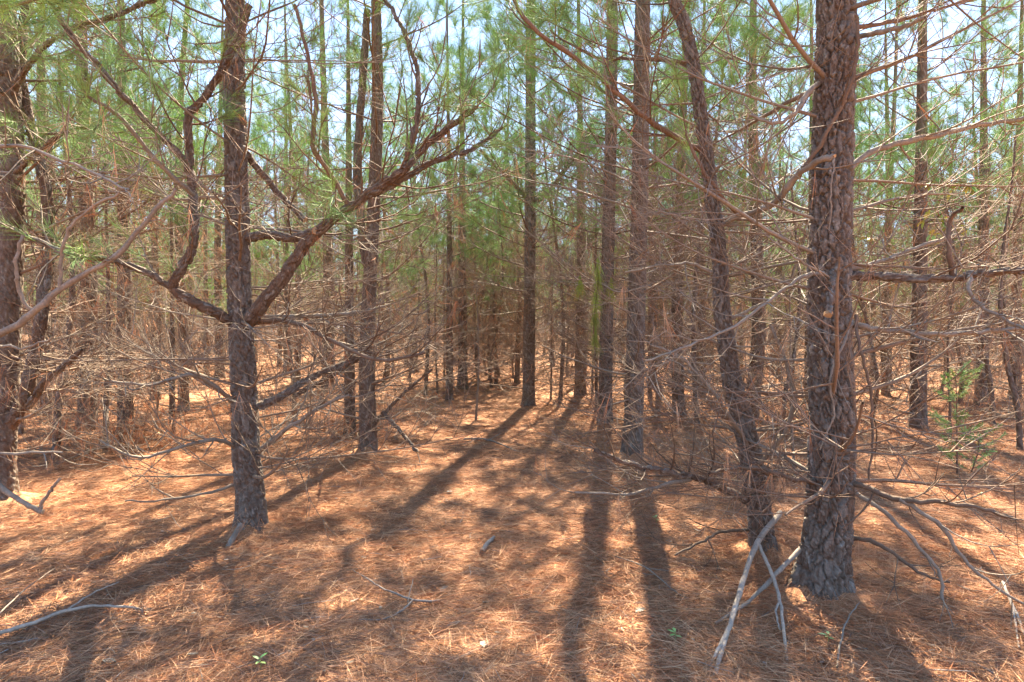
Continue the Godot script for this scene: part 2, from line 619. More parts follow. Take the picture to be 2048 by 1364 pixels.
# br: {p: [[px, py, extra depth], ...], r: [px, px], ...}
func place_limb(t: Node3D, br: Dictionary, d: float, near: float) -> void:
	var src: Array = []
	for q in br.p: src.append(at(q[0], q[1], d + q[2]) - t.position)
	var pts := smooth_path(src, 5, br.get("wob", 0.006))
	var w := M.new()
	var g := M.new()
	var dn := M.new()
	var o := opts(br.get("live", 0.0), near, {"dens": 6.5, "tl": 0.6, "sub": 3, "dead": 0.08, "lsides": 8})
	o.merge(br, true)
	if not br.has("col"): o.col = BARKTW
	var r0: float = br.r[0] * 0.86 / FPX * d
	var r1: float = br.r[1] * 0.9 / FPX * d
	var bk := M.new()
	if r0 > 0.02 and not br.get("smooth", false):
		o.barked = true
		var rs := PackedFloat32Array()
		for k in pts.size(): rs.append(lerpf(r0, r1, pow(float(k) / (pts.size() - 1), 0.8)))
		bark_trunk(bk, pts, rs, 0.007, 0.01, rng.randf_range(0, 30), 0.011, 20.0, 0.35 if o.col == REDTW else 0.05, false)
		if br.get("cut", false):
			var pe := pts[pts.size() - 1]
			var pd := (pe - pts[pts.size() - 2]).normalized()
			tube(w, PackedVector3Array([pe - pd * 0.012, pe + pd * 0.004]), r1 * 1.02, r1 * 0.9, 9, Color(0.40, 0.24, 0.12), true, 0.2)
	limb(w, g, dn, pts, r0, r1, o)
	if br.get("drape", 0) > 0:
		for k in int(br.drape):
			var h := along(pts, rng.randf_range(0.05, 0.9))
			tuft(dn, h[0], (Vector3.DOWN + rv() * 0.4).normalized(), 14, 0.2, 0.0022, 0.5, DEADN.lerp(STRAWN, rng.randf()), 0.03, 0.5)
	var b := part(t, "branch", [[bk, "bark"], [w, "wood"], [dn, "dead_needles"]])
	if b and not g.i.is_empty(): part(b, "needles", [[g, "needles"]])

func build_near() -> void:
	var bigr := 1.0
	# --- the forked pine with the two thick limbs
	rng.seed = 101
	hero("pine forking low into two thick limbs, straw heaped at its foot", [[505, 1066, 62], [500, 980, 56], [492, 900, 53], [487, 750, 50], [479, 600, 47], [475, 450, 46], [472, 300, 44], [468, 150, 42], [470, -20, 38]], 4.62, 9.5, 0.8, 0.009,
		{"boughs": 14, "green": 3.3, "keep": 0.8, "wide": 2.5, "reach": 1.9, "low": 0.5, "skirt": 1500, "skirt_high": 0.2, "relief": 0.018, "warm": -0.08, "tl": 0.75, "dens": 7.5, "limbs": [
			{"p": [[490, 655, 0], [530, 600, -0.1], [570, 550, -0.15], [612, 488, -0.2], [650, 450, -0.25], [700, 415, -0.3], [752, 378, -0.35], [805, 340, -0.4], [855, 290, -0.4], [905, 250, -0.45], [950, 212, -0.5]], "r": [17, 4], "from": 0.35, "tl": 0.75, "dens": 7.0, "live": 0.25, "col": REDTW, "lvl": 1, "sub": 4, "drape": 8},
			{"p": [[490, 478, 0], [530, 470, 0], [590, 476, -0.1], [632, 462, -0.25]], "r": [11, 9], "from": 0.4, "dens": 3.0, "col": BARKTW, "cut": true},
			{"p": [[735, 392, -0.33], [800, 360, -0.3], [870, 322, -0.2], [940, 300, -0.1], [1005, 255, 0]], "r": [9, 3], "from": 0.1, "dens": 8.0, "tl": 0.7, "live": 0.2, "col": BARKTW, "sub": 4},
			{"p": [[808, 338, -0.4], [830, 260, -0.4], [835, 160, -0.35], [812, 70, -0.3], [765, -10, -0.2]], "r": [7, 3], "dens": 6.0, "tl": 0.5, "live": 0.3, "col": REDTW},
			{"p": [[700, 415, -0.3], [660, 350, -0.4], [625, 290, -0.5], [632, 200, -0.5], [610, 90, -0.5], [590, 10, -0.5]], "r": [6, 3], "dens": 6.0, "tl": 0.5, "live": 0.35, "col": REDTW},
			{"p": [[472, 645, 0], [430, 625, -0.15], [390, 605, -0.25], [348, 577, -0.3], [362, 540, -0.35], [385, 485, -0.35], [386, 400, -0.3], [378, 320, -0.3], [376, 235, -0.3], [402, 203, -0.3], [440, 150, -0.35], [470, 85, -0.4], [500, 10, -0.4]], "r": [12, 6], "from": 0.2, "dens": 5.0, "tl": 0.65, "live": 0.3, "col": REDTW, "drape": 5},
			{"p": [[348, 577, -0.3], [300, 548, -0.4], [225, 522, -0.5], [150, 512, -0.6], [70, 480, -0.7], [10, 450, -0.8]], "r": [8, 3], "from": 0.1, "dens": 9.0, "tl": 0.55, "col": GREYTW, "drape": 6, "live": 0.12},
			{"p": [[378, 325, -0.3], [320, 270, -0.45], [255, 200, -0.6], [190, 125, -0.75], [120, 40, -0.9], [95, -20, -1.0]], "r": [7, 3], "from": 0.1, "dens": 7.0, "tl": 0.6, "live": 0.8, "col": GREYTW},
			{"p": [[388, 390, -0.3], [330, 340, -0.5], [240, 235, -0.7], [170, 190, -0.9]], "r": [6, 2.5], "dens": 7.0, "tl": 0.5, "live": 0.6, "col": GREYTW},
			{"p": [[510, 634, 0], [600, 632, 0.1], [680, 628, 0.2], [750, 620, 0.3]], "r": [6, 4], "from": 0.2, "dens": 7.0, "tl": 0.7, "col": GREYTW, "drape": 4},
			{"p": [[510, 640, 0], [590, 645, -0.2], [680, 690, -0.4], [760, 720, -0.5], [850, 705, -0.5]], "r": [6, 3], "dens": 8.0, "tl": 0.7, "col": BARKTW, "drape": 5},
			{"p": [[515, 815, 0], [565, 790, 0.1], [620, 757, 0.3], [680, 730, 0.5], [735, 700, 0.7]], "r": [10, 6], "from": 0.3, "dens": 6.0, "tl": 0.6, "col": BARKTW},
			{"p": [[515, 905, 0], [570, 862, -0.2], [650, 810, -0.3], [700, 790, -0.4]], "r": [6, 3], "dens": 9.0, "tl": 0.7, "col": GREYTW},
			{"p": [[485, 300, 0], [515, 335, 0.1], [555, 385, 0.15], [610, 440, 0.1]], "r": [8, 6], "dens": 4.0, "tl": 0.6, "col": GREYTW, "cut": true},
			{"p": [[470, 810, 0], [440, 780, -0.2], [380, 750, -0.4], [300, 770, -0.6], [210, 760, -0.8]], "r": [6, 2], "dens": 10.0, "tl": 0.8, "col": GREYTW, "drape": 3},
			{"p": [[478, 900, 0], [440, 880, -0.2], [370, 890, -0.4], [280, 915, -0.6], [200, 880, -0.7]], "r": [5, 2], "dens": 11.0, "tl": 0.75, "col": GREYTW},
			{"p": [[480, 965, 0], [420, 985, -0.1], [330, 1000, -0.2], [250, 1002, -0.3]], "r": [4, 1.5], "dens": 4.0, "tl": 0.4, "col": GREYTW},
			{"p": [[470, 410, 0], [420, 395, 0.2], [350, 400, 0.3], [290, 380, 0.5]], "r": [6, 3], "dens": 6.0, "col": GREYTW, "live": 0.3},
		]})
	# --- the thick straight pine beside the leaning one
	rng.seed = 202
	hero("thickest pine, straight and flaky barked, dead limbs reaching sideways", [[1640, 1183, 106], [1650, 1100, 92], [1660, 1000, 88], [1664, 850, 86], [1660, 700, 83], [1658, 560, 80], [1662, 400, 79], [1668, 200, 76], [1672, -20, 72]], 3.58, 10.0, 1.0, 0.0064,
		{"boughs": 12, "green": 3.6, "keep": 0.6, "reach": 1.9, "low": 0.7, "skirt": 1400, "skirt_high": 0.06, "relief": 0.021, "warm": -0.12, "limbs": [
			{"p": [[1680, 555, 0], [1740, 552, 0], [1830, 557, -0.1], [1910, 556, -0.15], [1965, 546, -0.2], [2060, 540, -0.3]], "r": [11, 7], "from": 0.4, "dens": 5.0, "tl": 0.6, "col": BARKTW},
			{"p": [[1908, 555, -0.15], [1898, 500, -0.2], [1900, 440, -0.2], [1925, 415, -0.3]], "r": [6, 4], "dens": 3.0, "tl": 0.4, "col": BARKTW},
			{"p": [[1942, 552, -0.2], [1938, 580, -0.25], [1960, 610, -0.3], [2010, 640, -0.4], [2060, 660, -0.5]], "r": [5, 3], "dens": 4.0, "tl": 0.4, "col": GREYTW},
			{"p": [[1690, 540, 0], [1760, 523, 0.1], [1830, 497, 0.2], [1910, 470, 0.3]], "r": [6, 4], "dens": 4.0, "tl": 0.5, "col": GREYTW},
			{"p": [[1690, 640, 0], [1730, 655, -0.1], [1790, 662, -0.1], [1870, 668, -0.2], [1960, 664, -0.2], [2060, 655, -0.3]], "r": [7, 4], "from": 0.2, "dens": 9.0, "tl": 0.6, "col": GREYTW},
			{"p": [[1690, 345, 0], [1740, 307, 0.1], [1800, 286, 0.1], [1880, 270, 0.1], [1960, 250, 0.2], [2060, 238, 0.2]], "r": [8, 5], "from": 0.2, "dens": 5.0, "tl": 0.7, "col": GREYTW, "live": 0.15},
			{"p": [[1695, 52, 0], [1760, 48, 0.1], [1850, 25, 0.2], [1960, -5, 0.3]], "r": [6, 3], "dens": 5.0, "tl": 0.6, "col": REDTW, "live": 0.3},
			{"p": [[1695, 82, 0], [1745, 66, -0.2], [1800, 55, -0.3], [1850, 35, -0.4]], "r": [7, 4], "dens": 3.0, "tl": 0.4, "col": GREYTW},
			{"p": [[1668, 540, -0.05], [1667, 562, -0.16], [1662, 592, -0.22], [1656, 630, -0.28]], "r": [9.5, 7.5], "dens": 0.0, "col": GREYTW, "cut": true, "wob": 0.0},
			{"p": [[1650, 545, -0.12], [1600, 555, -0.1], [1545, 598, -0.2], [1470, 650, -0.3], [1380, 690, -0.4], [1290, 722, -0.5]], "r": [5, 2], "from": 0.2, "dens": 9.0, "tl": 0.7, "col": GREYTW},
			{"p": [[1668, 560, -0.13], [1620, 535, -0.25], [1570, 500, -0.3], [1530, 470, -0.3]], "r": [3, 1.5], "dens": 2.0, "tl": 0.4, "col": GREYTW},
			{"p": [[1640, 165, 0], [1612, 188, -0.1], [1595, 220, -0.15], [1558, 246, -0.15], [1500, 230, -0.1]], "r": [7, 3], "dens": 8.0, "tl": 0.5, "col": GREYTW},
			{"p": [[1675, 965, 0], [1735, 975, -0.15], [1800, 1000, -0.3], [1870, 1004, -0.4], [1950, 1015, -0.5], [2025, 1035, -0.55]], "r": [8, 3], "from": 0.1, "dens": 6.0, "tl": 0.45, "col": BARKTW, "sub": 2},
			{"p": [[1800, 1000, -0.3], [1875, 1045, -0.4], [1925, 1115, -0.45], [1985, 1170, -0.5], [2060, 1215, -0.5]], "r": [5, 2], "dens": 6.0, "tl": 0.4, "col": GREYTW, "sub": 2},
			{"p": [[1700, 980, -0.05], [1770, 1025, -0.2], [1840, 1095, -0.3], [1880, 1150, -0.35], [1885, 1200, -0.38]], "r": [5, 3], "dens": 4.0, "tl": 0.35, "col": GREYTW, "sub": 2},
			{"p": [[1680, 1075, 0], [1740, 1080, -0.1], [1790, 1110, -0.2], [1850, 1150, -0.3], [1900, 1165, -0.35]], "r": [6, 2], "dens": 5.0, "tl": 0.35, "col": BARKTW, "drape": 5},
			{"p": [[1640, 965, 0], [1590, 958, -0.1], [1540, 942, -0.15], [1480, 935, -0.2], [1420, 945, -0.3]], "r": [7, 3], "dens": 5.0, "tl": 0.5, "col": BARKTW, "drape": 7},
			{"p": [[1712, 630, -0.1], [1720, 700, -0.2], [1740, 780, -0.2], [1745, 870, -0.2], [1738, 960, -0.2]], "r": [4, 2], "dens": 5.0, "tl": 0.5, "col": BARKTW},
			{"p": [[1705, 640, -0.1], [1680, 700, -0.2], [1660, 760, -0.25], [1668, 830, -0.25], [1640, 900, -0.25]], "r": [3, 1.5], "dens": 5.0, "tl": 0.4, "col": GREYTW},
		]})
	# --- the thin leaning one that bends
	rng.seed = 303
	hero("slim bent pine leaning away from the thickest trunk", [[1528, 1098, 50], [1520, 1030, 48], [1508, 950, 46], [1488, 850, 43], [1462, 750, 38], [1444, 620, 32], [1438, 500, 29], [1425, 400, 28], [1408, 280, 26], [1390, 150, 25], [1368, 50, 25], [1345, -20, 24]], 4.1, 7.5, 0.9, 0.007,
		{"boughs": 14, "green": 3.0, "keep": 0.75, "reach": 1.6, "low": 0.5, "skirt": 1300, "skirt_high": 0.35, "relief": 0.016, "warm": -0.1, "limbs": [
			{"p": [[1440, 452, 0], [1480, 432, -0.2], [1540, 412, -0.4], [1565, 388, -0.5], [1595, 350, -0.6], [1640, 322, -0.75], [1668, 314, -0.8]], "r": [6, 6], "from": 0.3, "dens": 3.0, "tl": 0.5, "col": GREYTW, "cut": true},
			{"p": [[1668, 314, -0.8], [1665, 350, -0.82], [1662, 400, -0.82], [1658, 460, -0.8]], "r": [2, 1], "dens": 6.0, "tl": 0.25, "col": GREYTW, "lift": -1.0},
			{"p": [[1560, 400, -0.5], [1575, 380, -0.5], [1640, 290, -0.6], [1700, 170, -0.7], [1715, 90, -0.7], [1712, 30, -0.7]], "r": [4.5, 3], "dens": 2.0, "tl": 0.4, "col": BARKTW},
			{"p": [[1480, 432, -0.2], [1450, 400, -0.3], [1400, 330, -0.4], [1370, 260, -0.4]], "r": [5, 2.5], "dens": 4.0, "tl": 0.5, "col": REDTW, "live": 0.3},
			{"p": [[1425, 545, 0], [1380, 528, 0], [1330, 530, -0.1], [1250, 545, -0.2]], "r": [5, 2], "dens": 6.0, "tl": 0.6, "col": GREYTW},
			{"p": [[1380, 130, 0], [1330, 120, 0.2], [1260, 118, 0.4], [1180, 110, 0.5], [1100, 60, 0.6]], "r": [6, 2], "dens": 5.0, "tl": 0.6, "col": BARKTW, "live": 0.6},
			{"p": [[1400, 300, 0], [1340, 270, -0.2], [1260, 210, -0.4], [1170, 130, -0.5], [1060, 50, -0.6], [1020, -20, -0.6]], "r": [7, 3], "dens": 6.0, "tl": 0.6, "col": REDTW, "live": 0.4},
			{"p": [[1490, 1000, 0], [1440, 975, -0.15], [1395, 955, -0.3], [1340, 945, -0.5], [1270, 930, -0.7], [1190, 900, -0.8]], "r": [9, 3], "from": 0.25, "dens": 8.0, "tl": 0.55, "col": BARKTW, "sub": 2},
			{"p": [[1395, 955, -0.3], [1330, 970, -0.5], [1250, 988, -0.6], [1150, 985, -0.7]], "r": [5, 2], "dens": 6.0, "tl": 0.5, "col": GREYTW, "sub": 2},
			{"p": [[1500, 1060, 0], [1440, 1065, -0.1], [1400, 1085, -0.2], [1350, 1110, -0.3]], "r": [4, 2], "dens": 6.0, "tl": 0.4, "col": BARKTW, "sub": 2},
			{"p": [[1500, 900, 0], [1470, 850, -0.2], [1430, 790, -0.3], [1370, 720, -0.3], [1300, 690, -0.3]], "r": [5, 2], "dens": 7.0, "tl": 0.6, "col": GREYTW},
			{"p": [[1505, 940, 0], [1560, 880, -0.2], [1590, 800, -0.3], [1570, 720, -0.3], [1540, 650, -0.3]], "r": [6, 3], "dens": 4.0, "tl": 0.5, "col": GREYTW},
			{"p": [[1450, 640, 0], [1520, 610, 0.2], [1580, 560, 0.3], [1610, 470, 0.3]], "r": [5, 2], "dens": 6.0, "tl": 0.5, "col": GREYTW},
		]})
	# --- the straight ones further in
	rng.seed = 404
	hero("straight slender pine standing alone right of the sunlit path", [[1262, 918, 44], [1268, 820, 40], [1272, 650, 38], [1278, 450, 36], [1282, 250, 34], [1286, 0, 31]], 7.3, 10.0, 0.6, 0.014,
		{"boughs": 12, "green": 3.4, "thin": 0.1, "wide": 3.1, "reach": 2.0, "low": 0.5, "skirt": 500, "relief": 0.010, "keep": 0.9})
	rng.seed = 405
	hero("slender pine just behind and left of the straight one", [[1210, 848, 31], [1212, 700, 29], [1216, 500, 27], [1222, 250, 25], [1224, 0, 23]], 10.0, 10.0, 0.5, 0.018,
		{"boughs": 10, "green": 3.3, "thin": 0.1, "wide": 3.1, "reach": 2.0, "low": 0.4, "relief": 0.010, "keep": 0.9})
	rng.seed = 406
	hero("straight pine at the far end of the sunlit path", [[1057, 813, 27], [1058, 700, 26], [1060, 500, 24], [1061, 250, 22], [1062, 0, 20]], 12.3, 10.5, 0.45, 0.02,
		{"boughs": 8, "green": 3.6, "thin": 0.1, "wide": 3.1, "reach": 2.0, "low": 0.4, "relief": 0.010, "keep": 0.9, "limbs": [
			{"p": [[1060, 410, 0], [1095, 385, 0], [1130, 340, 0], [1165, 290, 0], [1185, 240, 0]], "r": [7, 3], "dens": 4.0, "tl": 0.8, "live": 0.3, "col": BARKTW},
			{"p": [[1058, 400, 0], [1030, 370, 0], [990, 330, 0], [960, 300, 0]], "r": [6, 3], "dens": 4.0, "tl": 0.8, "live": 0.3, "col": BARKTW}]})
	rng.seed = 407
	hero("shaggy pine hung with dead needles, broken limbs at its foot", [[738, 908, 40], [736, 850, 36], [734, 700, 32], [740, 560, 29], [748, 400, 26], [755, 200, 24], [752, 0, 20]], 7.5, 9.5, 0.6, 0.014,
		{"boughs": 14, "wide": 3.1, "green": 3.6, "reach": 2.0, "low": 0.25, "skirt": 900, "skirt_high": 0.6, "relief": 0.010, "warm": 0.15, "dead": 0.3, "keep": 0.95, "limbs": [
			{"p": [[735, 860, 0], [775, 820, -0.1], [810, 785, -0.2], [865, 738, -0.3]], "r": [5, 2], "dens": 3.0, "tl": 0.4, "col": BARKTW, "from": 0.4, "drape": 4},
			{"p": [[765, 825, -0.1], [785, 845, -0.2], [815, 880, -0.4], [835, 905, -0.5]], "r": [4.5, 3], "dens": 4.0, "tl": 0.5, "col": GREYTW, "cut": true},
			{"p": [[735, 700, 0], [690, 735, 0.1], [640, 765, 0.2], [590, 790, 0.3]], "r": [6, 4], "dens": 3.0, "tl": 0.5, "col": BARKTW},
			{"p": [[742, 560, 0], [725, 480, 0.2], [715, 350, 0.3], [722, 200, 0.4], [735, 20, 0.4]], "r": [11, 8], "dens": 3.0, "tl": 0.7, "col": BARKTW, "live": 0.2},
			]})
	rng.seed = 408
	hero("dark double stemmed pine at the left edge of the photo", [[4, 1003, 52], [6, 900, 46], [14, 750, 44], [20, 600, 42], [26, 400, 42], [20, 200, 40], [8, 0, 36]], 5.45, 9.5, 0.75, 0.013,
		{"boughs": 12, "green": 3.4, "reach": 1.7, "low": 0.5, "skirt": 500, "skirt_high": 0.6, "relief": 0.012, "warm": 0.2, "keep": 0.8, "dead": 0.35, "limbs": [
			{"p": [[20, 850, 0], [50, 790, -0.1], [72, 700, -0.1], [88, 600, -0.1], [98, 480, 0], [92, 380, 0], [60, 250, 0.1], [40, 120, 0.1], [60, -20, 0.2]], "r": [15, 9], "from": 0.3, "dens": 5.0, "tl": 0.8, "col": REDTW, "drape": 20, "lsides": 10},
			{"p": [[30, 830, 0], [65, 800, -0.1], [90, 765, -0.2], [130, 730, -0.3], [165, 700, -0.4]], "r": [11, 4], "dens": 5.0, "tl": 0.6, "col": BARKTW, "drape": 10},
			{"p": [[20, 200, 0], [70, 110, -0.3], [140, 60, -0.5], [230, 30, -0.7], [330, -10, -0.8]], "r": [7, 3], "dens": 6.0, "tl": 0.6, "col": GREYTW, "live": 0.8},
			{"p": [[25, 350, 0], [80, 300, -0.4], [140, 260, -0.7], [200, 250, -0.9]], "r": [6, 2], "dens": 8.0, "tl": 0.6, "col": GREYTW, "live": 0.5},
		]})

# a tree to copy: stem at the origin
func proto(near: float, high: float, r: float, joined: bool, sd: int, P: Dictionary) -> Node3D:
	rng.seed = sd
	var t := Node3D.new()
	var pts := PackedVector3Array([Vector3(0, -0.08, 0)])
	var rs := PackedFloat32Array([r])
	var bend := Vector3(rng.randf_range(-0.12, 0.12), 0, rng.randf_range(-0.12, 0.12))
	for k in 8:
		var f := float(k + 1) / 8
		pts.append(Vector3(0, high * f, 0) + bend * sin(f * 5.0 + sd) * 1.2 + bend * f * 2.0)
		rs.append(lerpf(r, 0.012, pow(f, 1.1)))
	var m := M.new()
	bark_trunk(m, pts, rs, 0.026 if not joined else 0.06, 0.035 if not joined else 0.12, sd * 1.7, 0.010, 4.5, P.get("warm", 0.15))
	part(t, "trunk", [[m, "bark"]])
	clothe(t, pts, rs, near, joined, P)
	return t

func plant(src: Node3D, p: Vector3, turn: float, sc: float, label: String, group := "pines of the plantation") -> Node3D:
	var o: Node3D = src.duplicate()
	o.name = numbered("pine_tree")
	add_child(o)
	o.position = Vector3(p.x, gh(p.x, p.z), p.z)
	o.rotation.y = turn
	o.scale = Vector3.ONE * sc
	meta(o, label, "pine tree", group)
	return o

func far_label(p: Vector3) -> String:
	var px := 1024.0 + p.x / -p.z * FPX
	var deep := "nearer pine" if -p.z < 15.0 else ("pine some rows back" if -p.z < 27.0 else "far off pine")
	var gaps := [[12.0, "beyond the double stemmed pine at the edge"], [505.0, "between the double stemmed and forking pines"], [738.0, "between the forking and the shaggy pine"],
		[1057.0, "between the shaggy pine and the path's end"], [1262.0, "between the path's end and the straight slender pine"], [1500.0, "between the straight slender and the bent pine"],
		[1655.0, "between the bent and the thickest pine"], [1836.0, "between the thickest pine and the cedar"]]
	for g in gaps:
		if px < g[0]: return deep + " " + g[1]
	return deep + " beyond the young cedar"

func build_woods() -> void:
	var mids: Array[Node3D] = []
	for k in 4:
		mids.append(proto(0.4, 9.8 + k * 0.3, 0.115, false, 900 + k * 7, {"green": 2.9 + 0.3 * k, "reach": 1.9, "low": 0.3, "dead": 0.25, "warm": 0.15, "gap": 0.9, "thin": 0.7, "dens": 6.5}))
	# [px, foot py, trunk width px, label]
	var spots := [
		[172, 858, 33, "dark trunked pine behind the double stemmed pine"],
		[252, 875, 28, "shaggy pine in the thicket between the double stemmed and forking pines"],
		[440, 757, 22, "pine seen close behind the forking pine, foot in sunlit straw"],
		[655, 783, 22, "reddish pine left of the shaggy pine, further back"],
		[700, 870, 20, "slim reddish pine close against the shaggy pine's left"],
		[925, 778, 19, "short looking reddish pine left of the path's end"],
		[1160, 790, 21, "reddish pine between the path end and the slender pair"],
		[1358, 828, 24, "reddish pine halfway between the straight and the bent pine"],
		[1500, 835, 28, "pine trunk showing just behind the slim bent pine"],
		[1836, 858, 30, "straight reddish pine standing behind the young cedar"],
		[1773, 775, 17, "small looking dark trunk in the gap right of the thickest pine"],
		[1962, 812, 22, "one of two trunks behind the cedar, partly lit"],
		[830, 745, 14, "distant dark trunk seen over the sunlit path"],
		[1400, 790, 20, "reddish pine deep behind the bent pine's crook"],
		[310, 800, 16, "narrow pine in the brush left of the forking pine"],
		[90, 830, 26, "pine half hidden behind the double stemmed pine"],
		[575, 745, 15, "distant pine between the forking and shaggy pines"],
		[1620, 800, 20, "pine almost hidden behind the thickest trunk"],
		[2030, 800, 20, "pine at the right edge of the photo"],
	]
	rng.seed = 31
	for k in spots.size():
		var s: Array = spots[k]
		var p := foot(s[0], s[1])
		near_feet.append(p)
		var sc := clampf((s[2] * 0.5 / FPX * -p.z) / 0.110, 0.72, 1.2)
		plant(mids[k % 4], p, rng.randf() * TAU, sc, s[3])
	for m in mids: m.free()
	var fars: Array[Node3D] = []
	for k in 5:
		fars.append(proto(0.1, 9.5 + k * 0.3, 0.088, true, 700 + k * 13, {"green": 2.0 + 0.4 * (k % 3), "reach": 1.9, "low": 0.15, "dead": 0.25, "warm": 0.25, "gap": 1.0, "dens": 5.5, "thin": 2.0}))
	rng.seed = 77
	var cand: Array[Vector3] = []
	var row := 0
	var z := -8.0
	while z > -46.0:
		var x := -48.0 + (row % 2) * 1.2
		while x < 48.0:
			var p := Vector3(x + rng.randf_range(-0.6, 0.6), 0, z + rng.randf_range(-0.6, 0.6))
			x += 2.95
			var d := -p.z
			if absf(p.x) > 0.86 * d + 2.5: continue
			if p.z < -8.0 and d < 12.5 and p.x > -2.4 and p.x < 0.4: continue     # the path
			if d < 9.0 and absf(p.x) < 5.0: continue
			var ok := true
			for q in near_feet:
				if Vector2(p.x - q.x, p.z - q.z).length() < 2.0: ok = false
			if ok: cand.append(p)
		z -= 2.95
		row += 1
	cand.sort_custom(func(a, b): return a.length() < b.length())
	print("far pines ", cand.size())
	var at_most := 270
	for k in mini(cand.size(), at_most):
		plant(fars[k % 5], cand[k], rng.randf() * TAU, rng.randf_range(0.85, 1.15), far_label(cand[k]))
	# beyond: one mass of wood
	var wood := thing("distant_pine_wood", "far off wood of green and brown pines closing the view", "wood", "", "stuff")
	for k in 5:
		var src: Node3D = fars[k]
		var xf: Array[Transform3D] = []
		for j in 64:
			var d := sqrt(rng.randf_range(46.0 * 46.0, 85.0 * 85.0))
			var x := rng.randf_range(-0.95, 0.95) * d
			xf.append(Transform3D(Basis(Vector3.UP, rng.randf() * TAU).scaled(Vector3.ONE * rng.randf_range(0.9, 1.3)), Vector3(x, gh(x, -d), -d)))
		for j in range(at_most + k, cand.size(), 5):
			xf.append(Transform3D(Basis(Vector3.UP, rng.randf() * TAU), Vector3(cand[j].x, gh(cand[j].x, cand[j].z), cand[j].z)))
		for c in src.get_children():
			var mm := MultiMesh.new()
			mm.transform_format = MultiMesh.TRANSFORM_3D
			mm.mesh = (c as MeshInstance3D).mesh
			mm.instance_count = xf.size()
			for j in xf.size(): mm.set_instance_transform(j, xf[j])
			var o := MultiMeshInstance3D.new()
			o.name = c.name
			o.multimesh = mm
			wood.add_child(o, true)
	for f in fars: f.free()

# ---------------------------------------------------------------- smaller things
func stick(called: String, label: String, category: String, forks: Array, col: Color, group := "") -> Node3D:
	# forks: {p: points in the world, r: [m, m]}; the first is the stem, the rest are its side twigs
	var t := thing(called, label, category, group)
	t.position = forks[0].p[0]
	for k in forks.size():
		var src: Array = []
		for q in forks[k].p: src.append(q - t.position)
		var m := M.new()
		var pts := smooth_path(src, 6, 0.003)
		tube(m, pts, forks[k].r[0], forks[k].r[1], 7, col, true, 0.10)
		part(t, "stem" if k == 0 else "twig", [[m, "wood"]])
	return t

func lying(list: Array, up := 0.012) -> Array:
	var out: Array = []
	for q in list:
		var p := foot(q[0], q[1])
		out.append(p + Vector3(0, up + (q[2] if q.size() > 2 else 0.0), 0))
	return out

func in_air(list: Array) -> Array:
	var out: Array = []
	for q in list: out.append(at(q[0], q[1], q[2]))
	return out

func blade_leaf(m: M, p: Vector3, d: Vector3, up: Vector3, length: float, wide: float, col: Color, curl := 0.25) -> void:
	var side := d.cross(up).normalized()
	var nn := side.cross(d).normalized()
	var b := m.v.size()
	var prof := [0.12, 0.75, 1.0, 0.8, 0.05]
	for k in 5:
		var f := k / 4.0
		var c := p + d * length * f - nn * curl * length * f * f
		for sd in [-1.0, 0.0, 1.0]:
			m.v.append(c + side * sd * wide * 0.5 * prof[k] + nn * absf(sd) * wide * 0.12)
			m.n.append((nn + side * sd * -0.25).normalized())
			m.c.append(tint(col, 0.9 + 0.2 * rng.randf()))
	for k in 4:
		for j in 2:
			var a := b + k * 3 + j
			m.i.append_array([a, a + 3, a + 1, a + 1, a + 3, a + 4])

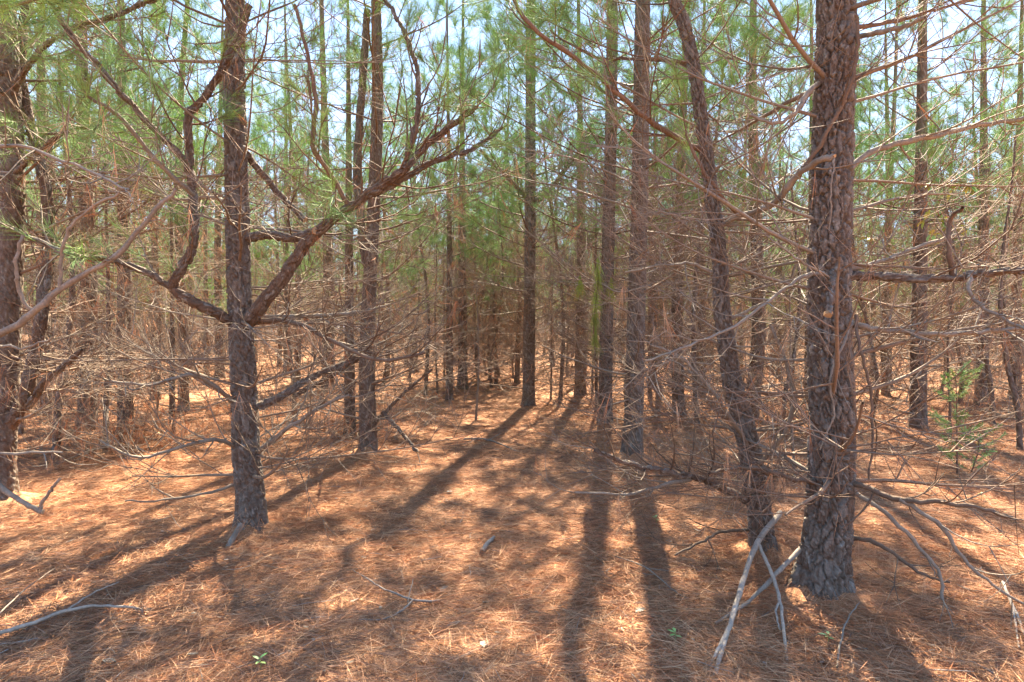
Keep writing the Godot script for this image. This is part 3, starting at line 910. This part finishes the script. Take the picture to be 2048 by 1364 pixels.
func build_details() -> void:
	rng.seed = 515
	# the pine just outside the frame whose grey dead limbs reach in
	hero("grey dead limbs reaching in from a pine standing just outside the frame", [[-420, 1290, 70], [-420, 1000, 62], [-415, 600, 58], [-410, 200, 52]], 3.0, 8.0, 0.9, 0.02,
		{"green": 3.2, "keep": 0.12, "reach": 1.3, "low": 0.8, "relief": 0.01, "limbs": [
			{"p": [[-420, 800, 0], [-250, 755, -0.1], [-20, 678, -0.25], [62, 628, -0.3], [128, 572, -0.3], [222, 522, -0.3], [282, 452, -0.3], [352, 378, -0.3]], "r": [9, 4], "smooth": true, "from": 0.55, "dens": 1.0, "tl": 0.25, "col": GREYTW},
			{"p": [[64, 626, -0.3], [38, 582, -0.32], [32, 545, -0.34], [36, 505, -0.35], [46, 470, -0.35]], "r": [4, 3], "dens": 2.0, "tl": 0.2, "col": GREYTW, "sub": 1},
			{"p": [[118, 580, -0.3], [122, 520, -0.32], [128, 480, -0.34], [165, 430, -0.36], [240, 385, -0.38]], "r": [4, 2.5], "dens": 2.0, "tl": 0.25, "col": GREYTW, "sub": 1},
			{"p": [[-420, 720, 0], [-200, 700, -0.2], [-10, 690, -0.3], [40, 697, -0.3], [100, 680, -0.3]], "r": [5, 1.5], "from": 0.5, "dens": 2.0, "tl": 0.2, "col": GREYTW, "sub": 1},
			{"p": [[-420, 900, 0], [-200, 905, -0.1], [0, 906, -0.2], [125, 905, -0.2]], "r": [6, 2], "from": 0.5, "dens": 3.0, "tl": 0.25, "col": GREYTW, "sub": 1},
			{"p": [[-420, 940, 0], [-150, 930, -0.1], [-20, 965, -0.1], [40, 1000, -0.1], [86, 1024, -0.1]], "r": [7, 5], "from": 0.6, "dens": 0.0, "col": GREYTW, "cut": true},
			{"p": [[80, 1020, -0.1], [88, 1000, -0.1], [105, 975, -0.12], [120, 957, -0.12]], "r": [4, 3], "dens": 0.0, "col": GREYTW, "cut": true},
			{"p": [[-420, 350, 0], [-200, 330, -0.3], [0, 290, -0.6], [150, 330, -0.7], [260, 380, -0.8]], "r": [5, 2], "from": 0.5, "dens": 4.0, "tl": 0.35, "col": GREYTW},
			{"p": [[-420, 60, 0], [-200, 30, -0.2], [0, 12, -0.4], [100, -5, -0.5]], "r": [6, 3], "from": 0.4, "dens": 5.0, "tl": 0.35, "col": GREYTW, "live": 0.7},
		]})
	var pale := Color(0.40, 0.33, 0.26)
	stick("dead_branch", "pale forked dead branch leaning from the bent pine's foot to the ground", "branch", [
		{"p": in_air([[1560, 1025, 3.95], [1515, 1085, 3.65], [1490, 1150, 3.42], [1466, 1230, 3.12], [1447, 1290, 2.92], [1424, 1366, 2.68]]), "r": [0.018, 0.010]},
		{"p": in_air([[1515, 1085, 3.65], [1545, 1150, 3.45], [1562, 1215, 3.22], [1574, 1322, 2.84]]), "r": [0.012, 0.007]},
		{"p": in_air([[1558, 1205, 3.25], [1552, 1225, 3.2], [1560, 1260, 3.08]]), "r": [0.007, 0.004]},
		{"p": in_air([[1452, 1270, 2.97], [1436, 1300, 2.88], [1420, 1330, 2.80]]), "r": [0.011, 0.007]}], pale)
	stick("dead_branch", "grey stick slanting behind the pale forked branch", "branch", [
		{"p": in_air([[1610, 1090, 3.62], [1560, 1140, 3.5], [1500, 1200, 3.42]]) + lying([[1430, 1252]]), "r": [0.016, 0.008]}], Color(0.30, 0.25, 0.2))
	stick("dead_branch", "short dead stake leaning against the foot of the forking pine", "branch", [
		{"p": in_air([[482, 1050, 4.45]]) + lying([[455, 1100]]), "r": [0.024, 0.02]}], Color(0.27, 0.22, 0.17))
	stick("fallen_stick", "long pale forked stick on the straw in the lower left corner", "stick", [
		{"p": lying([[-60, 1300], [0, 1284, 0.03], [70, 1270, 0.05], [130, 1250, 0.06], [200, 1235, 0.05], [285, 1222]]), "r": [0.012, 0.006]},
		{"p": lying([[132, 1250, 0.06], [185, 1217, 0.07], [238, 1189, 0.06]]), "r": [0.006, 0.003]},
		{"p": lying([[282, 1223], [292, 1246]]), "r": [0.004, 0.003]}], pale)
	stick("fallen_stick", "thin straight twig lying above the long pale forked stick", "stick", [
		{"p": lying([[-40, 1290, 0.04], [40, 1215, 0.06], [110, 1150, 0.03]]), "r": [0.005, 0.002]}], GREYTW)
	stick("fallen_stick", "pale twig lying below the long pale forked stick", "stick", [
		{"p": lying([[-40, 1302], [30, 1290], [100, 1278]]), "r": [0.007, 0.004]}], pale)
	stick("fallen_stick", "curved grey forked twig on the shaded straw at centre front", "stick", [
		{"p": lying([[882, 1206], [828, 1211, 0.02], [770, 1190, 0.02], [735, 1165, 0.01], [704, 1143]]), "r": [0.007, 0.003]},
		{"p": lying([[826, 1211, 0.02], [800, 1232, 0.01], [765, 1243], [716, 1243]]), "r": [0.006, 0.003]},
		{"p": lying([[816, 1216, 0.02], [826, 1180, 0.05]]), "r": [0.003, 0.002]}], Color(0.27, 0.235, 0.2))
	stick("fallen_stick", "dark stick lying across the path before the shaggy pine", "stick", [
		{"p": lying([[928, 880], [965, 884, 0.03], [1000, 894, 0.03], [1035, 905]]), "r": [0.016, 0.008]},
		{"p": lying([[975, 888, 0.03], [1000, 880, 0.08]]), "r": [0.007, 0.004]}], Color(0.25, 0.21, 0.17))
	stick("fallen_stick", "pale stick standing steep in the straw near the lower right edge", "stick", [
		{"p": lying([[2006, 1186, 0.05], [2028, 1232, 0.03], [2052, 1280]]), "r": [0.009, 0.005]},
		{"p": lying([[2024, 1222, 0.03], [2038, 1300]]), "r": [0.006, 0.004]}], pale)
	stick("fallen_stick", "thin bleached twig right of the leaning forked branch", "stick", [
		{"p": lying([[1674, 1340], [1690, 1270, 0.04], [1718, 1222, 0.03]]), "r": [0.005, 0.003]}], GREYTW)
	stick("fallen_stick", "thin twig on the sunny straw left of the leaning forked branch", "stick", [
		{"p": lying([[1225, 1115], [1290, 1145, 0.02], [1350, 1190, 0.01], [1375, 1200]]), "r": [0.005, 0.003]},
		{"p": lying([[1295, 1146, 0.02], [1360, 1150]]), "r": [0.003, 0.002]}], GREYTW)
	stick("bark_chunk", "short lichen spotted chunk of rotten wood on sunny straw", "wood", [
		{"p": lying([[964, 1108], [975, 1095, 0.012], [988, 1079]], 0.016), "r": [0.017, 0.013]}], Color(0.30, 0.27, 0.23))
	# thin suppressed pines, all dead limbs, in the thickets
	var sup: Array[Node3D] = []
	for k in 3:
		sup.append(proto(0.45, 4.6 + k * 0.5, 0.04, false, 1300 + k * 5, {"green": 4.0, "reach": 1.5, "low": 0.2, "dead": 0.22, "warm": 0.2, "gap": 0.8, "tl": 0.8}))
	rng.seed = 616
	for q in [[112, 925, "dead limbed young pine in the thicket, closest to the double stemmed pine"], [212, 905, "dead limbed young pine in the thicket, straight left of the forking pine"], [345, 872, "dead limbed young pine just left of the forking pine's limb"],
		[590, 842, "dead limbed young pine between the forking and shaggy pines, closer one"], [640, 812, "dead limbed young pine between the forking and shaggy pines, further one"], [1395, 850, "dead limbed young pine left of the bent pine"],
		[1565, 862, "dead limbed young pine seen between the bent and thickest pines"], [1740, 842, "dead limbed young pine just right of the thickest pine"], [1985, 850, "dead limbed young pine behind the young cedar"], [1120, 800, "dead limbed young pine beside the path's end"],
		[850, 790, "dead limbed young pine standing left of the path's end"], [40, 870, "dead limbed young pine behind the double stemmed pine"], [1300, 800, "dead limbed young pine behind the straight slender pine"], [2040, 900, "dead limbed young pine at the right edge"]]:
		var f := foot(q[0], q[1])
		var o := plant(sup[rng.randi_range(0, 2)], f, rng.randf() * TAU, rng.randf_range(0.8, 1.15), q[2], "young pines with dead limbs")
		o.name = numbered("young_pine")
	for o in sup: o.free()
	sup.clear()
	for k in 3:
		sup.append(proto(0.3, 4.6 + k * 0.5, 0.04, true, 1400 + k * 5, {"green": 4.0, "reach": 1.5, "low": 0.2, "dead": 0.22, "warm": 0.2, "gap": 0.8, "tl": 0.8, "dens": 7.0}))
	rng.seed = 617
	var more := 0
	while more < 32:
		var d := rng.randf_range(10.5, 23.0)
		var p := Vector3(rng.randf_range(-0.85, 0.85) * d, 0, -d)
		if p.x > -2.3 and p.x < 0.4 and d < 16.0: continue
		if more >= 20: p = Vector3(rng.randf_range(-4.5, 1.5), 0, -rng.randf_range(16.0, 23.0))
		more += 1
		var o := plant(sup[rng.randi_range(0, 2)], p, rng.randf() * TAU, rng.randf_range(0.7, 1.2), far_label(p).replace("pine some rows", "thin dead limbed pine some rows").replace("nearer pine", "nearer thin dead limbed pine"), "young pines with dead limbs")
		o.name = numbered("young_pine")
	for o in sup: o.free()
	# piles of dead brush hung with needles
	for q in [[190, 900, "mound of dead brush and needles behind the grey limbs, further left"], [300, 905, "mound of dead brush and needles left of the forking pine"], [1640, 870, "mound of dead brush behind the thickest pine"], [2020, 840, "mound of dead brush near the right edge"], [690, 880, "low dead brush left of the shaggy pine's foot"]]:
		var f := foot(q[0], q[1])
		var t := thing("brush_pile", q[2], "brush", "mounds of dead brush")
		t.position = f
		for k in 16:
			var w := M.new()
			var dn := M.new()
			var az := rng.randf() * TAU
			var p0 := Vector3(cos(az) * rng.randf() * 0.35, 0.0, sin(az) * rng.randf() * 0.25)
			var o := opts(0.0, 0.5, {"dens": 9.0, "tl": 0.4, "sub": 4, "dead": 0.5, "ndead": 14, "from": 0.1, "col": BARKTW.lerp(GREYTW, rng.randf())})
			var pts := arc(p0, Vector3(cos(az), rng.randf_range(0.3, 1.2), sin(az)).normalized(), rng.randf_range(0.5, 1.0), 7, -1.3, 0.12)
			for j in pts.size(): pts[j].y = maxf(pts[j].y, 0.01)
			limb(w, w, dn, pts, 0.008, 0.003, o)
			part(t, "branch", [[w, "wood"], [dn, "dead_needles"]])
	# broken twigs, bark flakes and scraps all over the straw
	var litter := M.new()
	for k in 1500:
		var d := sqrt(rng.randf_range(1.8 * 1.8, 12.0 * 12.0)) if k % 2 == 0 else rng.randf_range(2.2, 6.0)
		var x := rng.randf_range(-0.92, 0.92) * d
		var p := Vector3(x, gh(x, -d) + 0.012, -d)
		var a := rng.randf() * TAU
		var dir := Vector3(cos(a), rng.randf_range(-0.05, 0.15), sin(a))
		var col := [GREYTW, BARKTW, OLDN, Color(0.34, 0.31, 0.27)][rng.randi_range(0, 3)] as Color
		if k % 3 > 0: tube(litter, arc(p, dir.normalized(), rng.randf_range(0.04, 0.24), 3, 0.0, 0.2), rng.randf_range(0.0012, 0.0035), 0.001, 4, col, false, 0.2)
		else: blade_leaf(litter, p, dir.normalized(), Vector3.UP, rng.randf_range(0.015, 0.04), rng.randf_range(0.01, 0.022), tint(col, rng.randf_range(0.6, 1.0)), rng.randf_range(-0.2, 0.3))
	var lo := part(self, "twig_litter", [[litter, "wood"]])
	meta(lo, "broken twigs and bark scraps scattered over the straw", "litter", "", "stuff")
	# thin upright saplings
	for e in [[952, 840, 952, 560, "thin bare dead stem standing upright beside the sunlit path"], [313, 858, 316, 250, "thin dark dead sapling in the thicket left of the forking pine"],
		[875, 790, 868, 330, "thin bare sapling at the back of the path"], [1102, 800, 1112, 480, "thin bare sapling right of the path's end pine"], [1590, 960, 1578, 560, "curved greenish sapling between the bent and thickest pines"]]:
		var f := foot(e[0], e[1])
		var top := at(e[2], e[3], -f.z)
		var t := thing("bare_sapling", e[4], "sapling", "thin saplings")
		t.position = f
		var m := M.new()
		var h := top - f
		var pts := smooth_path([Vector3(0, -0.03, 0), h * 0.3 + rv() * 0.04, h * 0.65 + rv() * 0.05, h], 6, 0.004)
		var o := opts(0.0, 0.6, {"dens": 3.0, "tl": 0.4, "from": 0.3, "sub": 2, "lsides": 7, "col": BARKTW.lerp(GREYTW, rng.randf())})
		tube(m, pts, 0.007 * -f.z / 5.0 + 0.008, 0.006, 7, o.col)
		part(t, "stem", [[m, "wood"]])
		var n := int(h.length() * 4.0)
		for k in n:
			var a := along(pts, rng.randf_range(0.25, 1.0))
			var w := M.new()
			twig(w, w, w, a[0], (Vector3(rng.randf_range(-1, 1), 0.5, rng.randf_range(-1, 1))).normalized(), rng.randf_range(0.2, 0.5), 0.004, 1, o)
			part(t, "twig", [[w, "wood"]])
	# a leafy hardwood sapling among the dead limbs at the right
	var hf := foot(1905, 885)
	var hs := thing("leafy_sapling", "spindly sapling with a few bright yellow green leaves, right of the thickest pine", "sapling")
	hs.position = hf
	var hm := M.new()
	var hd := -hf.z
	var hp := smooth_path([Vector3(0, -0.03, 0), at(1895, 700, hd) - hf, at(1910, 520, hd) - hf, at(1890, 400, hd) - hf, at(1880, 320, hd) - hf], 6, 0.01)
	tube(hm, hp, 0.018, 0.005, 7, BARKTW)
	part(hs, "stem", [[hm, "wood"]])
	for q in [[1925, 365], [1860, 365], [1940, 372], [1885, 445], [1862, 470], [1905, 380], [1850, 440], [1930, 455], [1735, 478]]:
		var tip := at(q[0], q[1], hd - rng.randf_range(-0.3, 0.4)) - hf
		var st: Vector3 = hp[clampi(int(float(hp.size()) * (0.6 + rng.randf() * 0.25)), 0, hp.size() - 1)]
		var tm := M.new()
		tube(tm, smooth_path([st, st.lerp(tip, 0.5) + Vector3(0, -0.05, 0), tip], 4, 0.004), 0.005, 0.002, 4, BARKTW)
		var tw := part(hs, "twig", [[tm, "wood"]])
		for j in 6:
			var lm := M.new()
			var col := Color(0.46, 0.46, 0.07).lerp(Color(0.22, 0.34, 0.06), rng.randf())
			blade_leaf(lm, tip, (rv() + Vector3(0, -0.2, 0)).normalized(), Vector3.UP, rng.randf_range(0.10, 0.15), 0.065, col)
			part(tw, "leaf", [[lm, "leaf"]])
	# young cedar
	var cf := foot(1915, 948)
	var ce := thing("young_cedar", "feathery young green cedar on sunny straw near the right edge", "cedar")
	ce.position = cf
	for st in [[Vector3(0, 0, 0), Vector3(-0.05, 1.05, 0.03), 0.010], [Vector3(0.17, 0, -0.05), Vector3(0.22, 0.42, 0.0), 0.007]]:
		var sm := M.new()
		var sp := smooth_path([st[0] + Vector3(0, -0.02, 0), (st[0] as Vector3).lerp(st[1], 0.5) + rv() * 0.03, st[1]], 6, 0.003)
		tube(sm, sp, st[2], 0.003, 6, REDTW)
		part(ce, "stem", [[sm, "wood"]])
		for k in (40 if st[2] > 0.009 else 16):
			var a := along(sp, rng.randf_range(0.12, 1.0))
			var az := rng.randf() * TAU
			var bm := M.new()
			var lm := M.new()
			var ln := rng.randf_range(0.12, 0.34)
			var bp := arc(a[0], Vector3(cos(az), 0.35, sin(az)).normalized(), ln, 5, 0.5, 0.08)
			tube(bm, bp, 0.004, 0.0015, 4, REDTW)
			var tone := Color(0.16, 0.27, 0.09).lerp(Color(0.36, 0.44, 0.15), rng.randf())
			for j in 60:
				var h2 := along(bp, rng.randf_range(0.2, 1.0))
				var d2: Vector3 = (h2[1] * 0.7 + rv() * 0.6).normalized()
				var e2: Vector3 = h2[0] + d2 * rng.randf_range(0.03, 0.07)
				needle(lm, h2[0], e2, 0.008, tint(tone, rng.randf_range(0.8, 1.2)))
			var bb := part(ce, "branch", [[bm, "wood"]])
			part(bb, "foliage", [[lm, "needles"]])
	# the broken green bough hanging between the slender pines
	var gd := 6.4
	var gb := thing("hanging_bough", "broken pine bough hanging with drooping olive green needles", "bough")
	var g0 := at(1190, 520, gd)
	gb.position = g0
	var gm := M.new()
	var gp := smooth_path([Vector3(0, 0, 0), at(1196, 570, gd) - g0, at(1188, 640, gd) - g0, at(1190, 700, gd) - g0], 5, 0.006)
	tube(gm, gp, 0.012, 0.006, 6, REDTW)
	part(gb, "stem", [[gm, "wood"]])
	var gtop := M.new()
	tube(gtop, smooth_path([at(1150, 570, gd) - g0, at(1196, 566, gd) - g0, at(1240, 585, gd - 0.1) - g0, at(1300, 570, gd) - g0], 5, 0.006), 0.010, 0.008, 6, GREYTW)
	part(gb, "twig", [[gtop, "wood"]])
	var gn := M.new()
	var olive := Color(0.19, 0.24, 0.05)
	for q in [[1196, 565, 90], [1192, 600, 100], [1190, 640, 110], [1190, 680, 90], [1160, 575, 70], [1222, 580, 80], [1196, 540, 50]]:
		tuft(gn, at(q[0], q[1], gd) - g0, Vector3.DOWN, int(q[2] * 1.6), 0.22, 0.0036, 0.42, olive.lerp(Color(0.30, 0.24, 0.05), rng.randf() * 0.5), 0.14)
	part(gb, "needles", [[gn, "needles"]])
	# seedlings and small dry leaves on the straw
	for q in [[520, 1340, "tiny two leaved green seedling in the shade at bottom left"], [1312, 1048, "tiny pale green seedling on shaded straw before the bent pine"], [1962, 1000, "tiny green seedling near the right edge"], [1655, 1290, "tiny green sprout below the thickest pine"], [1350, 1285, "tiny grassy sprout left of the leaning forked branch"]]:
		var f := foot(q[0], q[1])
		var t := thing("seedling", q[2], "seedling", "tiny seedlings on the straw")
		t.position = f
		var sm := M.new()
		tube(sm, smooth_path([Vector3(0, -0.01, 0), Vector3(0.004, 0.025, 0), Vector3(0.0, 0.055, 0.004)], 3), 0.0025, 0.0015, 5, Color(0.2, 0.25, 0.08))
		part(t, "stem", [[sm, "leaf"]])
		for k in 4:
			var lm := M.new()
			var az := TAU * k / 4.0 + rng.randf()
			blade_leaf(lm, Vector3(0, 0.035 + 0.006 * k, 0.003), Vector3(cos(az), rng.randf_range(0.2, 0.8), sin(az)).normalized(), Vector3.UP, rng.randf_range(0.025, 0.045), 0.016, Color(0.15, 0.30, 0.06).lerp(Color(0.30, 0.36, 0.12), rng.randf()))
			part(t, "leaf", [[lm, "leaf"]])
	for q in [[897, 1177], [975, 1207], [968, 1300], [893, 1258], [1290, 1222], [396, 1312], [232, 1330], [700, 1208], [1402, 1066], [1565, 1270], [1212, 1006], [905, 985]]:
		var f := foot(q[0], q[1])
		var t := thing("dry_leaf", "small pale dry curled leaf lying on the pine straw", "leaf", "dry leaves on the straw")
		t.position = f + Vector3(0, 0.012, 0)
		var lm := M.new()
		var az := rng.randf() * TAU
		var col := Color(0.10, 0.095, 0.075).lerp(Color(0.15, 0.09, 0.055), rng.randf())
		blade_leaf(lm, Vector3.ZERO, Vector3(cos(az), rng.randf_range(0.05, 0.3), sin(az)).normalized(), Vector3.UP, rng.randf_range(0.05, 0.085), rng.randf_range(0.03, 0.05), col, rng.randf_range(-0.3, 0.4))
		part(t, "blade", [[lm, "leaf"]])

func count(stage: String) -> void:
	var seen := {}
	var tris := 0
	for o in find_children("*", "MeshInstance3D", true, false):
		if not seen.has(o.mesh):
			seen[o.mesh] = true
			for k in o.mesh.get_surface_count(): tris += o.mesh.surface_get_array_index_len(k) / 3
	print("triangles with ", stage, ": ", tris)

func _ready() -> void:
	var cam := Camera3D.new()
	cam.name = "camera"
	cam.fov = rad_to_deg(2.0 * atan(682.0 / FPX))
	cam.near = 0.05
	cam.far = 600.0
	cam.position = Vector3(0, CAM_Y, 0)
	cam.rotation_degrees.x = PITCH
	add_child(cam)
	cam.current = true
	var env := Environment.new()
	env.background_mode = Environment.BG_SKY
	var sm := ProceduralSkyMaterial.new()
	sm.sky_top_color = Color(0.50, 0.65, 0.90)
	sm.sky_horizon_color = Color(0.78, 0.87, 0.97)
	sm.sky_curve = 0.25
	sm.ground_horizon_color = Color(0.45, 0.36, 0.28)
	sm.ground_bottom_color = Color(0.30, 0.22, 0.16)
	sm.sky_energy_multiplier = 0.55
	var sky := Sky.new()
	sky.sky_material = sm
	env.sky = sky
	env.tonemap_mode = Environment.TONE_MAPPER_LINEAR
	env.tonemap_exposure = 11.8
	env.sdfgi_enabled = true
	env.ssao_enabled = true
	env.ssil_enabled = true
	var we := WorldEnvironment.new()
	we.name = "environment"
	we.environment = env
	add_child(we)
	var sun := DirectionalLight3D.new()
	sun.name = "sun"
	sun.light_energy = 1.6
	sun.light_color = Color(1.0, 0.945, 0.85)
	sun.light_angular_distance = 0.55
	sun.shadow_enabled = true
	# the sun stands ahead and a little to the right, about 47 degrees up
	var az := deg_to_rad(10.0)
	var el := deg_to_rad(47.0)
	var to_sun := Vector3(sin(az) * cos(el), sin(el), -cos(az) * cos(el))
	add_child(sun)
	sun.look_at_from_position(to_sun * 50.0, Vector3.ZERO, Vector3.UP)

	rng.seed = 11
	hill.seed = 3
	hill.frequency = 0.22
	patchy.seed = 8
	patchy.frequency = 0.5
	patchy.fractal_octaves = 3
	for n in [bark_edge, bark_cell, bark_flake]:
		n.noise_type = FastNoiseLite.TYPE_CELLULAR
		n.seed = 21
		n.fractal_type = FastNoiseLite.FRACTAL_NONE
		n.frequency = 19.0
		n.cellular_jitter = 0.95
	bark_edge.cellular_return_type = FastNoiseLite.RETURN_DISTANCE2_SUB
	bark_cell.cellular_return_type = FastNoiseLite.RETURN_CELL_VALUE
	bark_flake.cellular_return_type = FastNoiseLite.RETURN_CELL_VALUE
	bark_flake.frequency = 48.0
	bark_warp.noise_type = FastNoiseLite.TYPE_SIMPLEX_SMOOTH
	bark_warp.seed = 4
	bark_warp.frequency = 1.0
	bark_warp.fractal_octaves = 2
	var t0 := Time.get_ticks_msec()
	make_materials()
	build_ground()
	print("ground ", Time.get_ticks_msec() - t0)
	make_boughs()
	build_near()
	print("near ", Time.get_ticks_msec() - t0)
	count("near")
	build_woods()
	print("woods ", Time.get_ticks_msec() - t0)
	count("woods")
	build_details()
	count("details")
	rng.seed = 55
	build_straw()
	print("straw ", Time.get_ticks_msec() - t0)
	count("all")
